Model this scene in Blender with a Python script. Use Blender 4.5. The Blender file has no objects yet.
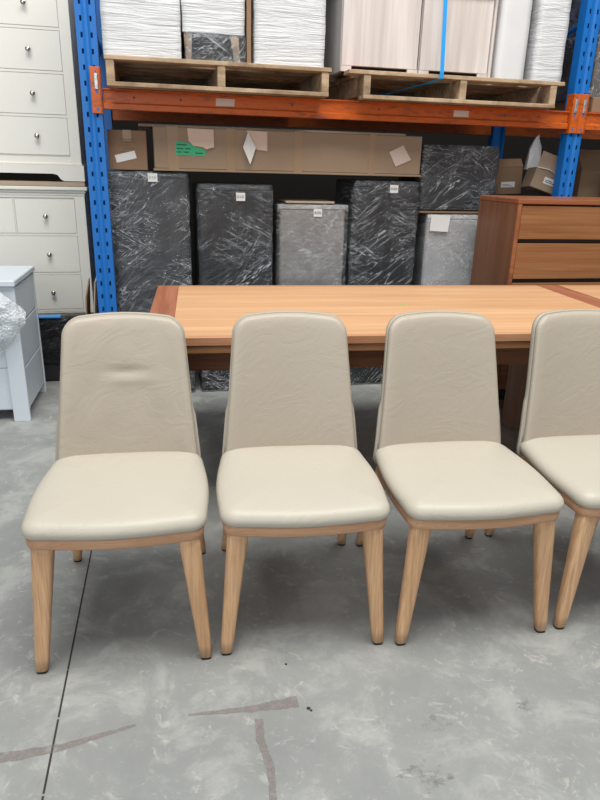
import bpy, bmesh, math, random
from mathutils import Vector, Matrix, noise
R = math.radians
C = bpy.context.scene.collection
S = bpy.context.scene
random.seed(7)

# ------------------------------------------------------------------ camera
cd = bpy.data.cameras.new('camera'); cam = bpy.data.objects.new('camera', cd); C.objects.link(cam)
S.camera = cam
CH, PITCH, ROLL, FPX = 1.36, R(19.9), 0.027, 645.0
F = Vector((0, math.cos(PITCH), -math.sin(PITCH))); Rt = Vector((1, 0, 0)); Dn = F.cross(Rt)
Xc = Rt*math.cos(ROLL) - Dn*math.sin(ROLL); Yc = Rt*math.sin(ROLL) + Dn*math.cos(ROLL)
m = Matrix((Xc, -Yc, -F)).transposed().to_4x4(); m.translation = Vector((0, 0, CH)); cam.matrix_world = m
cd.sensor_fit = 'VERTICAL'; cd.sensor_height = 24.0; cd.lens = FPX/800*24.0
cd.clip_start = 0.05; cd.clip_end = 100

# ------------------------------------------------------------------ world, lights, exposure
w = bpy.data.worlds.new('world'); S.world = w; w.use_nodes = True
bgn = w.node_tree.nodes['Background']; bgn.inputs[0].default_value = (.86, .93, 1.0, 1); bgn.inputs[1].default_value = 0.28
S.view_settings.view_transform = 'Standard'; S.view_settings.look = 'None'
S.view_settings.exposure = 0.0; S.view_settings.gamma = 1; S.view_settings.use_curve_mapping = False
def area(name, loc, target, sx, sy, power, col):
    l = bpy.data.lights.new(name, 'AREA'); l.shape = 'RECTANGLE'; l.size = sx; l.size_y = sy; l.energy = power; l.color = col
    o = bpy.data.objects.new(name, l); C.objects.link(o); o.location = loc
    o.rotation_euler = (Vector(target)-Vector(loc)).to_track_quat('-Z', 'Y').to_euler(); return o
area('skylight', (0.6, 1.0, 6.5), (0.3, 2.2, 0), 6.0, 3.0, 590, (1, .985, .95))
area('roller_door_daylight', (-1.5, -5.0, 3.2), (0.4, 3.5, 1.0), 4.5, 3.5, 185, (.93, .97, 1))

# ------------------------------------------------------------------ node helpers
class N:
    def __init__(s, name):
        s.m = bpy.data.materials.new(name); s.m.use_nodes = True; s.t = s.m.node_tree; s.n = s.t.nodes
        s.b = s.n['Principled BSDF']; s.out = s.n['Material Output']
    def new(s, t, **k):
        x = s.n.new(t)
        for a, v in k.items(): setattr(x, a, v)
        return x
    def link(s, a, b): s.t.links.new(a, b)
    def put(s, sock, v):
        if hasattr(v, 'is_linked'): s.link(v, sock)
        else: sock.default_value = v
    def coord(s, scale=(1, 1, 1), rot=(0, 0, 0), rnd=True):
        c = s.new('ShaderNodeTexCoord'); mp = s.new('ShaderNodeMapping'); src = c.outputs['Object']
        if any(rot):
            m0 = s.new('ShaderNodeMapping'); m0.inputs['Rotation'].default_value = rot; s.link(src, m0.inputs[0]); src = m0.outputs[0]
        s.link(src, mp.inputs[0]); mp.inputs['Scale'].default_value = scale
        if rnd:
            oi = s.new('ShaderNodeObjectInfo'); mu = s.new('ShaderNodeMath', operation='MULTIPLY'); s.link(oi.outputs['Random'], mu.inputs[0]); mu.inputs[1].default_value = 37.0
            cb = s.new('ShaderNodeCombineXYZ')
            for i in range(3): s.link(mu.outputs[0], cb.inputs[i])
            s.link(cb.outputs[0], mp.inputs['Location'])
        return mp.outputs[0]
    def noise(s, vec, scale=5, detail=4, rough=.55, dist=0):
        x = s.new('ShaderNodeTexNoise'); s.link(vec, x.inputs['Vector'])
        x.inputs['Scale'].default_value = scale; x.inputs['Detail'].default_value = detail
        x.inputs['Roughness'].default_value = rough; x.inputs['Distortion'].default_value = dist
        return x.outputs[0]
    def ramp(s, f, *st):
        x = s.new('ShaderNodeValToRGB'); s.link(f, x.inputs[0]); e = x.color_ramp.elements
        while len(e) < len(st): e.new(.5)
        for i, (p, c) in enumerate(st):
            if not isinstance(c, tuple): c = (c, c, c)
            e[i].position = p; e[i].color = (*c[:3], 1)
        return x.outputs[0]
    def mix(s, f, a, b, mode='MIX'):
        x = s.new('ShaderNodeMix', data_type='RGBA', blend_type=mode)
        s.put(x.inputs[0], f)
        for k, v in ((6, a), (7, b)):
            s.put(x.inputs[k], (*v, 1) if isinstance(v, tuple) and len(v) == 3 else v)
        return x.outputs[2]
    def math(s, op, a, b=0.0, clamp=False):
        x = s.new('ShaderNodeMath', operation=op); x.use_clamp = clamp; s.put(x.inputs[0], a); s.put(x.inputs[1], b); return x.outputs[0]
    def bump(s, h, strength=.2, dist=.01):
        x = s.new('ShaderNodeBump'); s.link(h, x.inputs['Height']); x.inputs['Strength'].default_value = strength; x.inputs['Distance'].default_value = dist
        s.link(x.outputs[0], s.b.inputs['Normal']); return x
    def base(s, c): s.put(s.b.inputs['Base Color'], (*c, 1) if isinstance(c, tuple) and len(c) == 3 else c)
    def set(s, **k):
        for a, v in k.items(): s.put(s.b.inputs[a.replace('_', ' ')], v)

def plain(name, c, rough=.5, metal=0, spec=.5, var=.06):
    k = N(name); v = k.coord(); f = k.noise(v, 6, 3)
    k.base(k.mix(f, tuple(x*(1-var) for x in c), tuple(min(1, x*(1+var)) for x in c)))
    k.set(Roughness=rough, Metallic=metal, Specular_IOR_Level=spec); return k.m
def wood(name, c1, c2, axis='x', scale=1.0, rough=.45, ring=1.0, spec=.4, planks=None, c3=None):
    k = N(name); st = {'x': (.7, 14, 14), 'y': (14, .7, 14), 'z': (14, 14, .7)}[axis]
    v = k.coord(tuple(a*scale for a in st)); f1 = k.noise(v, 1.6, 4, .55, .6)
    st2 = {'x': (2, 90, 90), 'y': (90, 2, 90), 'z': (90, 90, 2)}[axis]
    f2 = k.noise(k.coord(tuple(a*scale for a in st2)), 1.5, 3)
    c = k.mix(k.ramp(f1, (.32, 0), (.68, 1)), c1, c2)
    if planks:
        g = k.new('ShaderNodeTexCoord'); sp = k.new('ShaderNodeSeparateXYZ'); k.link(g.outputs['Object'], sp.inputs[0])
        fl = k.math('FLOOR', k.math('DIVIDE', sp.outputs[planks[0]], planks[1]))
        wn = k.new('ShaderNodeTexWhiteNoise', noise_dimensions='1D'); k.link(fl, wn.inputs['W'])
        c = k.mix(k.math('MULTIPLY', wn.outputs[0], .55), c, c3 or c1)
    c = k.mix(k.math('MULTIPLY', k.ramp(f2, (.35, 1), (.6, 0)), .28*ring), c, tuple(x*.55 for x in c1))
    k.base(c); k.set(Roughness=rough, Specular_IOR_Level=spec); k.bump(f2, .08, .002); return k.m

M = {}
M['wall'] = plain('warehouse_wall', (.016, .015, .014), .9, spec=.1)  # near-black colour paints in the unlit depth behind the rack
# concrete
k = N('concrete'); v = k.coord(rnd=False)
a = k.noise(v, .9, 5, .6); b = k.noise(v, 4.5, 8, .68, .4); c = k.noise(v, 38, 5, .7)
col = k.mix(k.ramp(a, (.3, 0), (.7, 1)), (.235, .242, .235), (.32, .325, .312))
col = k.mix(k.math('MULTIPLY', k.ramp(b, (.36, 1), (.56, 0)), .38), col, (.175, .18, .178))
col = k.mix(k.math('MULTIPLY', k.ramp(b, (.51, 0), (.64, 1)), .6), col, (.41, .415, .39))
col = k.mix(k.math('MULTIPLY', k.ramp(c, (.58, 0), (.74, 1)), .35), col, (.50, .50, .47))
d_ = k.noise(k.coord((1, 1, 1), rnd=False), 11, 9, .75, 1.5)
col = k.mix(k.math('MULTIPLY', k.ramp(d_, (.57, 0), (.64, 1)), .5), col, (.49, .48, .44))
e_ = k.noise(k.coord((3, 1, 1), (0, 0, .5), rnd=False), 2.2, 10, .8, 2)
col = k.mix(k.math('MULTIPLY', k.ramp(e_, (.60, 0), (.70, 1)), .4), col, (.19, .185, .175))
k.base(col); k.set(Roughness=k.ramp(b, (.3, .62), (.7, .42)), Specular_IOR_Level=.35); k.bump(c, .12, .002); M['concrete'] = k.m
M['joint'] = plain('floor_joint_filler', (.035, .028, .025), .9)

k = N('tape_residue'); v = k.coord(rnd=False); f = k.noise(v, 60, 6, .7)
k.base(k.mix(f, (.20, .165, .15), (.30, .27, .25))); k.set(Roughness=.7)
f2 = k.noise(v, 28, 6, .7); k.put(k.b.inputs['Alpha'], k.ramp(f2, (.36, .15), (.58, .85))); M['residue'] = k.m
k = N('floor_scuff'); v = k.coord(rnd=False); f2 = k.noise(v, 22, 8, .75)
k.base((.13, .12, .11)); k.set(Roughness=.7); k.put(k.b.inputs['Alpha'], k.ramp(f2, (.45, 0), (.7, .55))); M['scuff'] = k.m
# leather
def leather(name, c):
    k = N(name); v = k.coord(rnd=True)
    a = k.noise(v, 3.5, 4); vo = k.new('ShaderNodeTexVoronoi'); k.link(v, vo.inputs['Vector']); vo.inputs['Scale'].default_value = 260
    w_ = k.noise(k.coord((5, 5, 9), (.3, .5, .2)), 1.3, 5, .6, 1.2)
    k.base(k.mix(a, tuple(x*.95 for x in c), tuple(x*1.04 for x in c))); k.set(Roughness=.42, Specular_IOR_Level=.35)
    h = k.math('ADD', k.math('MULTIPLY', vo.outputs[0], .05), k.math('MULTIPLY', k.ramp(w_, (.40, 1), (.50, 0), (.6, .8)), .35)); k.bump(h, .22, .006); return k.m
M['seat'] = leather('cream_leather', (.48, .44, .365)); M['back'] = leather('shaded_leather', (.41, .355, .285))  # back is the same cream leather, its shade put into a darker colour
M['shell'] = leather('shaded_leather_shell', (.39, .35, .28)); M['pipe'] = plain('piping', (.40, .37, .31), .5)  # shell leather takes the same painted-in shade as the back
M['oak'] = wood('oak_leg', (.55, .315, .16), (.73, .46, .265), 'z', 1.6, .4, 1.6)
M['oakx'] = wood('oak_apron', (.50, .27, .145), (.62, .36, .21), 'x', 1.6, .4)
M['glide'] = plain('black_glide', (.015, .015, .015), .5)
# table
M['ttop'] = wood('table_oak', (.54, .30, .155), (.72, .45, .26), 'x', .8, .5, .7, .18, planks=(1, .088), c3=(.62, .34, .17))
M['tband'] = wood('table_redwood_band', (.30, .105, .058), (.42, .17, .095), 'y', 1.2, .5, 1, .2)
M['tbandx'] = wood('table_redwood_border', (.48, .23, .12), (.60, .31, .17), 'x', 1.2, .5, 1, .2)
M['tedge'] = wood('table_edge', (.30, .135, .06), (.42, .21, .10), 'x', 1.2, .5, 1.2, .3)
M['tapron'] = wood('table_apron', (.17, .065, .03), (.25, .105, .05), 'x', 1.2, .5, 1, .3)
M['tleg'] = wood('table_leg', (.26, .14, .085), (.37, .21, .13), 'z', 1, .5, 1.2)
M['green'] = plain('green_sticker', (.03, .75, .12), .5)
# dresser
M['dface'] = wood('dresser_front', (.235, .10, .04), (.345, .165, .07), 'x', .9, .38, 1.2, .3)
M['dside'] = wood('dresser_side', (.185, .075, .035), (.27, .12, .06), 'z', .9, .38, 1.0, .25)
M['dtrim'] = wood('dresser_trim', (.24, .08, .035), (.35, .135, .06), 'x', 1.2, .38, .8, .3)
M['dark'] = plain('recess_shade', (.012, .008, .006), .7)  # near-black colour standing in for shade in drawer gaps and plinths
# whites
M['white'] = plain('cream_white_paint', (.80, .775, .70), .4, var=.012)
M['cool'] = plain('cool_white_paint', (.60, .66, .71), .4, var=.02)
M['chrome'] = plain('brushed_nickel', (.50, .48, .45), .22, 1)
# rack
k = N('rack_blue'); v = k.coord(); f = k.noise(v, 30, 6, .7)
k.base(k.mix(k.math('MULTIPLY', k.ramp(f, (.6, 0), (.72, 1)), .3), (.003, .135, .47), (.07, .20, .42))); k.set(Roughness=.42); M['blue'] = k.m
k = N('rack_orange'); v = k.coord((1, 4, 4)); f = k.noise(v, 9, 7, .75, .5)
k.base(k.mix(k.math('MULTIPLY', k.ramp(f, (.50, 0), (.62, 1)), .6), (.55, .105, .008), (.13, .045, .02))); k.set(Roughness=.42); M['orange'] = k.m
M['steel'] = plain('steel_lock', (.55, .55, .53), .35, .8)
M['paper'] = plain('paper', (.74, .73, .71), .8, var=.03); M['pinkpaper'] = plain('faded_label', (.62, .50, .44), .7)
M['tanpaper'] = plain('tan_paper', (.66, .50, .40), .8)
M['ink'] = plain('print_ink', (.08, .08, .09), .8); M['greenlabel'] = plain('green_label', (.05, .42, .20), .6)
M['redpaint'] = plain('red_paint', (.75, .08, .03), .6)
def palletwood(name, c1, c2):
    k = N(name); f1 = k.noise(k.coord((1.5, 12, 12)), 1.7, 6, .65, .8); f2 = k.noise(k.coord(), 5, 6, .7)
    c = k.mix(k.ramp(f1, (.3, 0), (.7, 1)), c1, c2); c = k.mix(k.math('MULTIPLY', k.ramp(f2, (.46, 0), (.64, 1)), .7), c, (.14, .09, .055))
    k.base(c); k.set(Roughness=.8, Specular_IOR_Level=.2); k.bump(f1, .3, .004); return k.m
M['pallet'] = palletwood('pallet_pine', (.27, .18, .11), (.56, .42, .28))
def card(name, c):
    k = N(name); f = k.noise(k.coord(), 4, 5, .6); g = k.noise(k.coord((1, 1, 60)), 2, 2)
    c_ = k.mix(f, tuple(x*.86 for x in c), tuple(x*1.1 for x in c)); k.base(k.mix(k.math('MULTIPLY', g, .12), c_, tuple(x*.6 for x in c)))
    k.set(Roughness=.75, Specular_IOR_Level=.25); k.bump(f, .2, .01); return k.m
M['card'] = card('kraft_cardboard', (.33, .24, .165)); M['card2'] = card('brown_cardboard', (.27, .17, .105)); M['tape'] = plain('packing_tape', (.34, .23, .14), .25)
M['cardlight'] = card('pale_cardboard', (.47, .36, .26))
M['charcoal'] = wood('charcoal_laminate', (.014, .015, .017), (.030, .031, .035), 'z', 1, .5)
M['greylam'] = wood('grey_laminate', (.36, .34, .33), (.46, .44, .43), 'x', 1, .5, .5)
M['brownlam'] = wood('brown_laminate', (.12, .09, .07), (.19, .15, .12), 'z', 1, .5)
M['whitelam'] = plain('white_laminate', (.66, .66, .665), .5)
M['washed'] = wood('whitewashed_wood', (.54, .47, .435), (.72, .66, .625), 'z', .7, .5, .5, .3)
M['washedside'] = wood('whitewashed_panel', (.46, .44, .43), (.55, .53, .52), 'z', .7, .5, .4, .3)
# white foam sheet with horizontal crinkles
k = N('foam_wrap'); f1 = k.noise(k.coord((2.2, 2.2, 26)), 1.6, 5, .6, .9); f2 = k.noise(k.coord((4, 4, 60)), 1.5, 4, .6, .6)
k.base(k.mix(f1, (.56, .57, .58), (.70, .71, .72))); k.set(Roughness=.45, Specular_IOR_Level=.3)
k.bump(k.math('ADD', f1, k.math('MULTIPLY', f2, .5)), .6, .018); M['foam'] = k.m
# stretch film: clear plastic, milky where folds double up, with painted white streak highlights
def film(name, white=(.62, .66, .70), lo=.0, amt=1.0, haze=.035):
    k = N(name)
    def ridge(sc, rot, wdt, dist=1.2, s=1.0):
        f = k.noise(k.coord(sc, rot), s, 4, .6, dist)
        a = k.math('ABSOLUTE', k.math('SUBTRACT', f, .5)); return k.ramp(a, (0, 1), (wdt, 0))
    r1 = ridge((1.6, 1.6, 16), (0, .62, 0), .012, .9); r2 = ridge((1.4, 1.4, 15), (0, -.5, 0), .011, 1.0); r3 = ridge((5, 5, 30), (0, .08, 0), .030, 2.0); r4 = ridge((2, 2, 24), (0, .95, 0), .012, .8)
    msk = k.ramp(k.noise(k.coord(), 3.4, 4), (.44, 0), (.60, 1)); msk2 = k.ramp(k.noise(k.coord((1, 1, 1), (1, 0, 0)), 3.6, 4), (.42, 0), (.60, 1)); msk3 = k.ramp(k.noise(k.coord((1, 1, 1), (0, 1, 2)), 3.0, 4), (.46, 0), (.62, 1))
    h = k.math('MAXIMUM', k.math('MAXIMUM', k.math('MULTIPLY', r1, msk), k.math('MULTIPLY', r2, msk2)), k.math('MAXIMUM', k.math('MULTIPLY', k.math('MULTIPLY', r3, .7), msk2), k.math('MULTIPLY', r4, msk3)))
    k.base(white); k.set(Roughness=.18, Specular_IOR_Level=.6)
    k.bump(k.math('ADD', k.math('MULTIPLY', h, .7), k.noise(k.coord((2, 2, 12), (0, .5, 0)), 3, 4, .6, 1)), .6, .012)
    fac = k.math('ADD', k.math('MULTIPLY', h, .75*amt), haze, True)
    k.put(k.b.inputs['Alpha'], fac)
    gl = k.new('ShaderNodeBsdfGlossy'); gl.inputs['Roughness'].default_value = .16; gl.inputs['Color'].default_value = (1, 1, 1, 1)
    k.link(k.n['Bump'].outputs[0], gl.inputs['Normal'])
    fr = k.new('ShaderNodeFresnel'); fr.inputs[0].default_value = 1.35; k.link(k.n['Bump'].outputs[0], fr.inputs['Normal'])
    mx = k.new('ShaderNodeMixShader'); k.link(k.math('MULTIPLY', fr.outputs[0], .9), mx.inputs[0]); k.link(k.b.outputs[0], mx.inputs[1]); k.link(gl.outputs[0], mx.inputs[2])
    k.link(mx.outputs[0], k.out.inputs['Surface']); return k.m
M['film'] = film('stretch_film'); M['filmlight'] = film('stretch_film_light', (.85, .87, .88), haze=.05, amt=.9)
M['filmheavy'] = film('stretch_film_heavy', haze=.06, amt=1.25)
k = N('bubble_wrap'); vo = k.new('ShaderNodeTexVoronoi'); k.link(k.coord(), vo.inputs['Vector']); vo.inputs['Scale'].default_value = 75
f = k.noise(k.coord(), 14, 5, .6, 1)
k.base((.80, .83, .86)); k.set(Roughness=.15, Specular_IOR_Level=.7); k.bump(k.math('ADD', vo.outputs[0], k.math('MULTIPLY', f, 2)), .7, .012)
k.put(k.b.inputs['Alpha'], k.ramp(f, (.35, .35), (.65, .8))); M['bubble'] = k.m
k = N('black_plastic'); f = k.noise(k.coord((4, 4, 14), (0, .4, 0)), 2, 5, .6, 1.5); k.base((.008, .008, .010)); k.set(Roughness=.22); k.bump(f, .8, .03); M['blackbag'] = k.m
M['bluetape'] = plain('blue_tape', (.05, .30, .75), .4); M['strap'] = plain('blue_strap', (.01, .30, .72), .45)
M['blackfelt'] = plain('black_fabric', (.02, .02, .024), .8)

# ------------------------------------------------------------------ mesh helpers
def obj(name, bm, mat, parent=None, smooth=False, loc=None, rotz=0, label=None):
    me = bpy.data.meshes.new(name); bmesh.ops.recalc_face_normals(bm, faces=bm.faces); bm.to_mesh(me); bm.free()
    for x in (mat if isinstance(mat, (list, tuple)) else [mat]): me.materials.append(x)
    if smooth:
        for p in me.polygons: p.use_smooth = True
    o = bpy.data.objects.new(name, me); C.objects.link(o)
    if parent: o.parent = parent
    if loc is not None: o.location = loc
    if rotz: o.rotation_euler = (0, 0, rotz)
    if label: o['label'] = label
    return o
def tag(o, label, cat, group=None):
    o['label'] = label; o['category'] = cat
    if group: o['group'] = group
    return o
def thing(name, label, cat, loc=(0, 0, 0), rotz=0, group=None):
    o = bpy.data.objects.new(name, None); C.objects.link(o); o.location = loc; o.rotation_euler = (0, 0, rotz); o.empty_display_size = .1
    return tag(o, label, cat, group)
def box(bm, x0, x1, y0, y1, z0, z1, bev=0.0, rot=None, seg=1):
    r = bmesh.ops.create_cube(bm, size=1.0); vs = r['verts']
    bmesh.ops.scale(bm, vec=(abs(x1-x0), abs(y1-y0), abs(z1-z0)), verts=vs)
    if bev > 0:
        es = list({e for v in vs for e in v.link_edges}); q = bmesh.ops.bevel(bm, geom=es, offset=bev, segments=seg, affect='EDGES', profile=.5)
        vs = list({v for f in q['faces'] for v in f.verts} | {v for v in vs if v.is_valid})
    if rot: bmesh.ops.rotate(bm, cent=(0, 0, 0), matrix=rot, verts=vs)
    bmesh.ops.translate(bm, vec=((x0+x1)/2, (y0+y1)/2, (z0+z1)/2), verts=vs); return bm
def B(*a, **k): return box(bmesh.new(), *a, **k)
def loft(bm, rings, cap=True, close=True):
    vr = [[bm.verts.new(p) for p in r] for r in rings]
    for a, b in zip(vr, vr[1:]):
        n = len(a)
        for i in range(n if close else n-1): bm.faces.new((a[i], a[(i+1) % n], b[(i+1) % n], b[i]))
    if cap: bm.faces.new(vr[0][::-1]); bm.faces.new(vr[-1])
    return bm
def prism(bm, pts, y0, y1):          # outline in x,z, extruded along y
    return loft(bm, [[(x, y0, z) for x, z in pts], [(x, y1, z) for x, z in pts]])
def tube(bm, pts, r, n=8):
    rings = []
    P = [Vector(p) for p in pts]
    for i, p in enumerate(P):
        t = (P[min(i+1, len(P)-1)]-P[max(i-1, 0)]).normalized(); u = t.orthogonal().normalized() if i == 0 else (u-t*u.dot(t)).normalized(); v2 = t.cross(u)
        rr = r[i] if isinstance(r, (list, tuple)) else r
        rings.append([p+(u*math.cos(2*math.pi*j/n)+v2*math.sin(2*math.pi*j/n))*rr for j in range(n)])
    return loft(bm, rings)
def lathe(bm, prof, n=16, axis='y', c=(0, 0, 0)):
    rings = []
    for r, h in prof:
        ring = []
        for j in range(n):
            a = 2*math.pi*j/n; x, z = r*math.cos(a), r*math.sin(a)
            ring.append((c[0]+x, c[1]+h, c[2]+z) if axis == 'y' else ((c[0]+h, c[1]+x, c[2]+z) if axis == 'x' else (c[0]+x, c[1]+z, c[2]+h)))
        rings.append(ring)
    return loft(bm, rings)
def soft_box(x0, x1, y0, y1, z0, z1, amp=.004, n=.035, freq=9, seed=0, bev=.012, bottom=True):
    """a wrapped box: gridded sides pushed in and out by folds, soft corners"""
    bm = bmesh.new(); nx, ny, nz = [max(2, int(abs(b-a)/n)) for a, b in ((x0, x1), (y0, y1), (z0, z1))]
    per = [(x0+(x1-x0)*i/nx, y0) for i in range(nx)]+[(x1, y0+(y1-y0)*i/ny) for i in range(ny)]+[(x1-(x1-x0)*i/nx, y1) for i in range(nx)]+[(x0, y1-(y1-y0)*i/ny) for i in range(ny)]
    cx, cy = (x0+x1)/2, (y0+y1)/2; rings = []
    for kz in range(nz+1):
        z = z0+(z1-z0)*kz/nz; ring = []
        for x, y in per:
            d = Vector((seed*3.1+x*freq*.5, y*freq*.5, z*freq)); q = noise.noise(d)*amp+noise.noise(d*2.7)*amp*.5
            ix = min(abs(x-x0), abs(x-x1)); iy = min(abs(y-y0), abs(y-y1)); e = bev if (ix < 1e-6 and iy < 1e-6) else 0
            top = bev if kz == nz else 0
            sx = (1 if x > cx else -1) if ix < 1e-6 else 0; sy = (1 if y > cy else -1) if iy < 1e-6 else 0
            ring.append((x+sx*(q-e*.35-top*.5), y+sy*(q-e*.35-top*.5), z))
        rings.append(ring)
    loft(bm, rings, cap=False)
    bm.verts.ensure_lookup_table(); L = len(per); top = [bm.verts[nz*L+i] for i in range(L)]
    bm.faces.new(top)
    return bm
def quad(bm, pts): return bm.faces.new([bm.verts.new(p) for p in pts])
def sheet(bm, pts, th=.0015):        # a thin card with real thickness in the xz plane (facing -y)
    a = [(x, y, z) for x, y, z in pts]; b = [(x, y+th, z) for x, y, z in pts]; return loft(bm, [a, b])

# ------------------------------------------------------------------ setting
fl = obj('floor', B(-7, 8, -6, 9, -.1, 0), M['concrete']); fl['kind'] = 'structure'
jd = Vector((-.762-(-.559), 2.071-1.065, 0)).normalized(); jn = Vector((jd.y, -jd.x, 0)); p0 = Vector((-.559, 1.065, 0))-jd*1.5
bm = bmesh.new(); t = 0
while t < 7.5:
    ln = random.uniform(.10, .22); hw = .0026
    a, b = p0+jd*t, p0+jd*(t+ln)
    quad(bm, [a-jn*hw+Vector((0, 0, .0006)), a+jn*hw+Vector((0, 0, .0006)), b+jn*hw+Vector((0, 0, .0006)), b-jn*hw+Vector((0, 0, .0006))]); t += ln+random.choice((.002, .004, .006))
obj('control_joint', bm, M['joint'], fl, label='dark saw-cut joint filler line')
def strip(pts, w0, w1, seed, mat, name):
    bm = bmesh.new(); P = [Vector((*p, 0)) for p in pts]; L = []; Rr = []; rnd = random.Random(seed); n = 24
    tot = len(P)-1
    for i in range(n+1):
        s = i/n*tot; k_ = min(int(s), tot-1); p = P[k_].lerp(P[k_+1], s-k_); d = (P[k_+1]-P[k_]).normalized(); q = Vector((d.y, -d.x, 0)); ww = w0+(w1-w0)*i/n
        L.append(p-q*ww*rnd.uniform(.8, 1.1)+Vector((0, 0, .0009))); Rr.append(p+q*ww*rnd.uniform(.8, 1.1)+Vector((0, 0, .0009)))
    va = [bm.verts.new(p) for p in L]; vb = [bm.verts.new(p) for p in Rr]
    for i in range(n): bm.faces.new((va[i], vb[i], vb[i+1], va[i+1]))
    return obj(name, bm, mat, fl)
strip([(-.80, 1.135), (-.57, 1.195), (-.40, 1.27)], .020, .004, 1, M['residue'], 'tape_residue')
strip([(-.27, 1.307), (-.11, 1.332), (.016, 1.362)], .003, .020, 2, M['residue'], 'tape_residue')
strip([(-.084, 1.30), (-.078, 1.24), (-.045, 1.15), (-.032, 1.02)], .012, .009, 3, M['residue'], 'tape_residue')
for i, (x, y, r_) in enumerate(((.32, 1.14, .07), (.64, 1.37, .032), (.38, 1.30, .04))):
    rnd = random.Random(i+20); bm = bmesh.new(); bm.faces.new([bm.verts.new((x+r_*math.cos(a_)*rnd.uniform(.45, 1.1), y+.7*r_*math.sin(a_)*rnd.uniform(.45, 1.1), .0012)) for a_ in [2*math.pi*j/22 for j in range(22)]]); obj('scuff_mark', bm, M['scuff'], fl)
bm = bmesh.new()
for x, y, r_ in ((.045, 1.34, .006), (.052, 1.333, .004), (-.02, 1.5, .004)):
    lathe(bm, [(r_, 0), (r_*.7, .0015)], 7, 'z', (x, y, .0001))
obj('paint_fleck', bm, M['joint'], fl)

P0 = Vector((-1.1, 3.62, 0)); YR = R(13); Uv = Vector((math.cos(YR), math.sin(YR), 0)); Vv = Vector((-math.sin(YR), math.cos(YR), 0))
def W(u, v, z=0): return P0+Uv*u+Vv*v+Vector((0, 0, z))
wl = obj('wall_back', B(-5.5, 6.5, 0, .2, 0, 6), M['wall'], loc=W(.5, 2.4), rotz=YR); wl['kind'] = 'structure'

# ------------------------------------------------------------------ rack
def post_bm(h, w=.098, d=.07, pitch=.0725):
    bm = bmesh.new(); xs = [-w/2, -.029, -.019, -.006, .006, .019, .029, w/2]; ys = [0, 0, 0, .006, .006, 0, 0, 0]
    zs = [0.0]; z = .05
    while z < h-.05: zs += [z, z+.024]; z += pitch
    zs.append(h); vv = [[bm.verts.new((x, y, z)) for x, y in zip(xs, ys)] for z in zs]
    for i in range(len(zs)-1):
        for j in range(len(xs)-1):
            if i % 2 == 1 and j in (1, 5): continue
            bm.faces.new((vv[i][j], vv[i][j+1], vv[i+1][j+1], vv[i+1][j]))
    for sx in (-1, 1):
        x = sx*w/2
        for k_ in range(2):
            x0_, y0_, x1_, y1_ = ((x, 0, x, d) if k_ == 0 else (x, d, x-sx*.02, d))
            quad(bm, [(x0_, y0_, 0), (x1_, y1_, 0), (x1_, y1_, h), (x0_, y0_, h)])
        quad(bm, [(x, .002, 0), (x-sx*.002, .002, 0), (x-sx*.002, .002, h), (x, .002, h)])
    quad(bm, [(-w/2, d*.75, 0), (w/2, d*.75, 0), (w/2, d*.75, h), (-w/2, d*.75, h)])
    return bm
def upright(u, label):
    t = thing('rack_upright', label, 'rack upright', W(u, 0), YR, 'blue uprights of the pallet racking')
    H = 3.4
    obj('post', post_bm(H), M['blue'], t)
    o = obj('post', post_bm(H), M['blue'], t, loc=(0, 1.0, 0)); o.rotation_euler = (0, 0, math.pi)
    for i, z in enumerate((.4, 1.0, 1.6, 2.2, 2.8)):
        tb = bmesh.new(); tube(tb, [(0, .06, z), (0, .94, z+(.45 if i % 2 == 0 else -.2))], .014); obj('brace', tb, M['blue'], t)
    for y in (.035, .965): obj('foot_plate', B(-.07, .07, y-.06, y+.06, .0, .006), M['blue'], t)
    return t
upright(-.008, 'left blue perforated rack upright standing beside the cream tallboys')
upright(2.797, 'right blue perforated rack upright rising behind the brown dresser')
def beam(u0, u1, v, label, sgn, lock=True):
    t = thing('rack_beam', label, 'rack beam', W(u0, v, .012), YR, 'orange beams of the pallet racking'); L = u1-u0
    bm = bmesh.new()
    pr = [(0, 1.602), (0, 1.628), (.014, 1.636), (.014, 1.688), (.002, 1.694), (.002, 1.700), (.05, 1.700), (.05, 1.602)]
    pr = [(y*sgn, z) for y, z in pr]
    loft(bm, [[(0.006, y, z) for y, z in pr], [(L-.006, y, z) for y, z in pr]])
    obj('beam_bar', bm, M['orange'], t)
    yb = -.0
    for x, s in ((0, -1), (L, 1)):
        y0, y1 = (-.012, -.006) if sgn > 0 else (.006, .012)
        cb = B(x-.026+s*.024, x+.026+s*.024, y0, y1, 1.578, 1.795, .002)
        cb = box(cb, x+s*.001-.003, x+s*.001+.003, min(y0, 0), max(y1, .05*sgn), 1.578, 1.795)
        co = obj('connector_plate', cb, M['orange'], t)
        if lock and sgn > 0:
            cx = x+s*.022
            sb = B(cx-.010, cx+.010, -.018, -.012, 1.690, 1.765, .003); box(sb, cx-.005, cx+.005, -.021, -.017, 1.735, 1.757, .001); box(sb, cx-.005, cx+.005, -.021, -.017, 1.700, 1.712, .001)
            obj('safety_lock', sb, M['steel'], co)
            hb = B(cx-.005, cx+.005, -.0126, -.0118, 1.672, 1.688); box(hb, cx-.005, cx+.005, -.0126, -.0118, 1.590, 1.606); box(hb, cx-.004, cx+.004, -.0126, -.0118, 1.768, 1.778)
            obj('slot', hb, M['blue'], co)
    return t
b1 = beam(.043, 2.746, .0, 'long orange front beam carrying both wooden pallets', 1)
lb = sheet(bmesh.new(), [(.585, .0125, 1.678), (.685, .0125, 1.678), (.683, .0125, 1.642), (.583, .0125, 1.640)], .001); obj('location_label', lb, M['pinkpaper'], b1, label='pale pink paper label')
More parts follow.
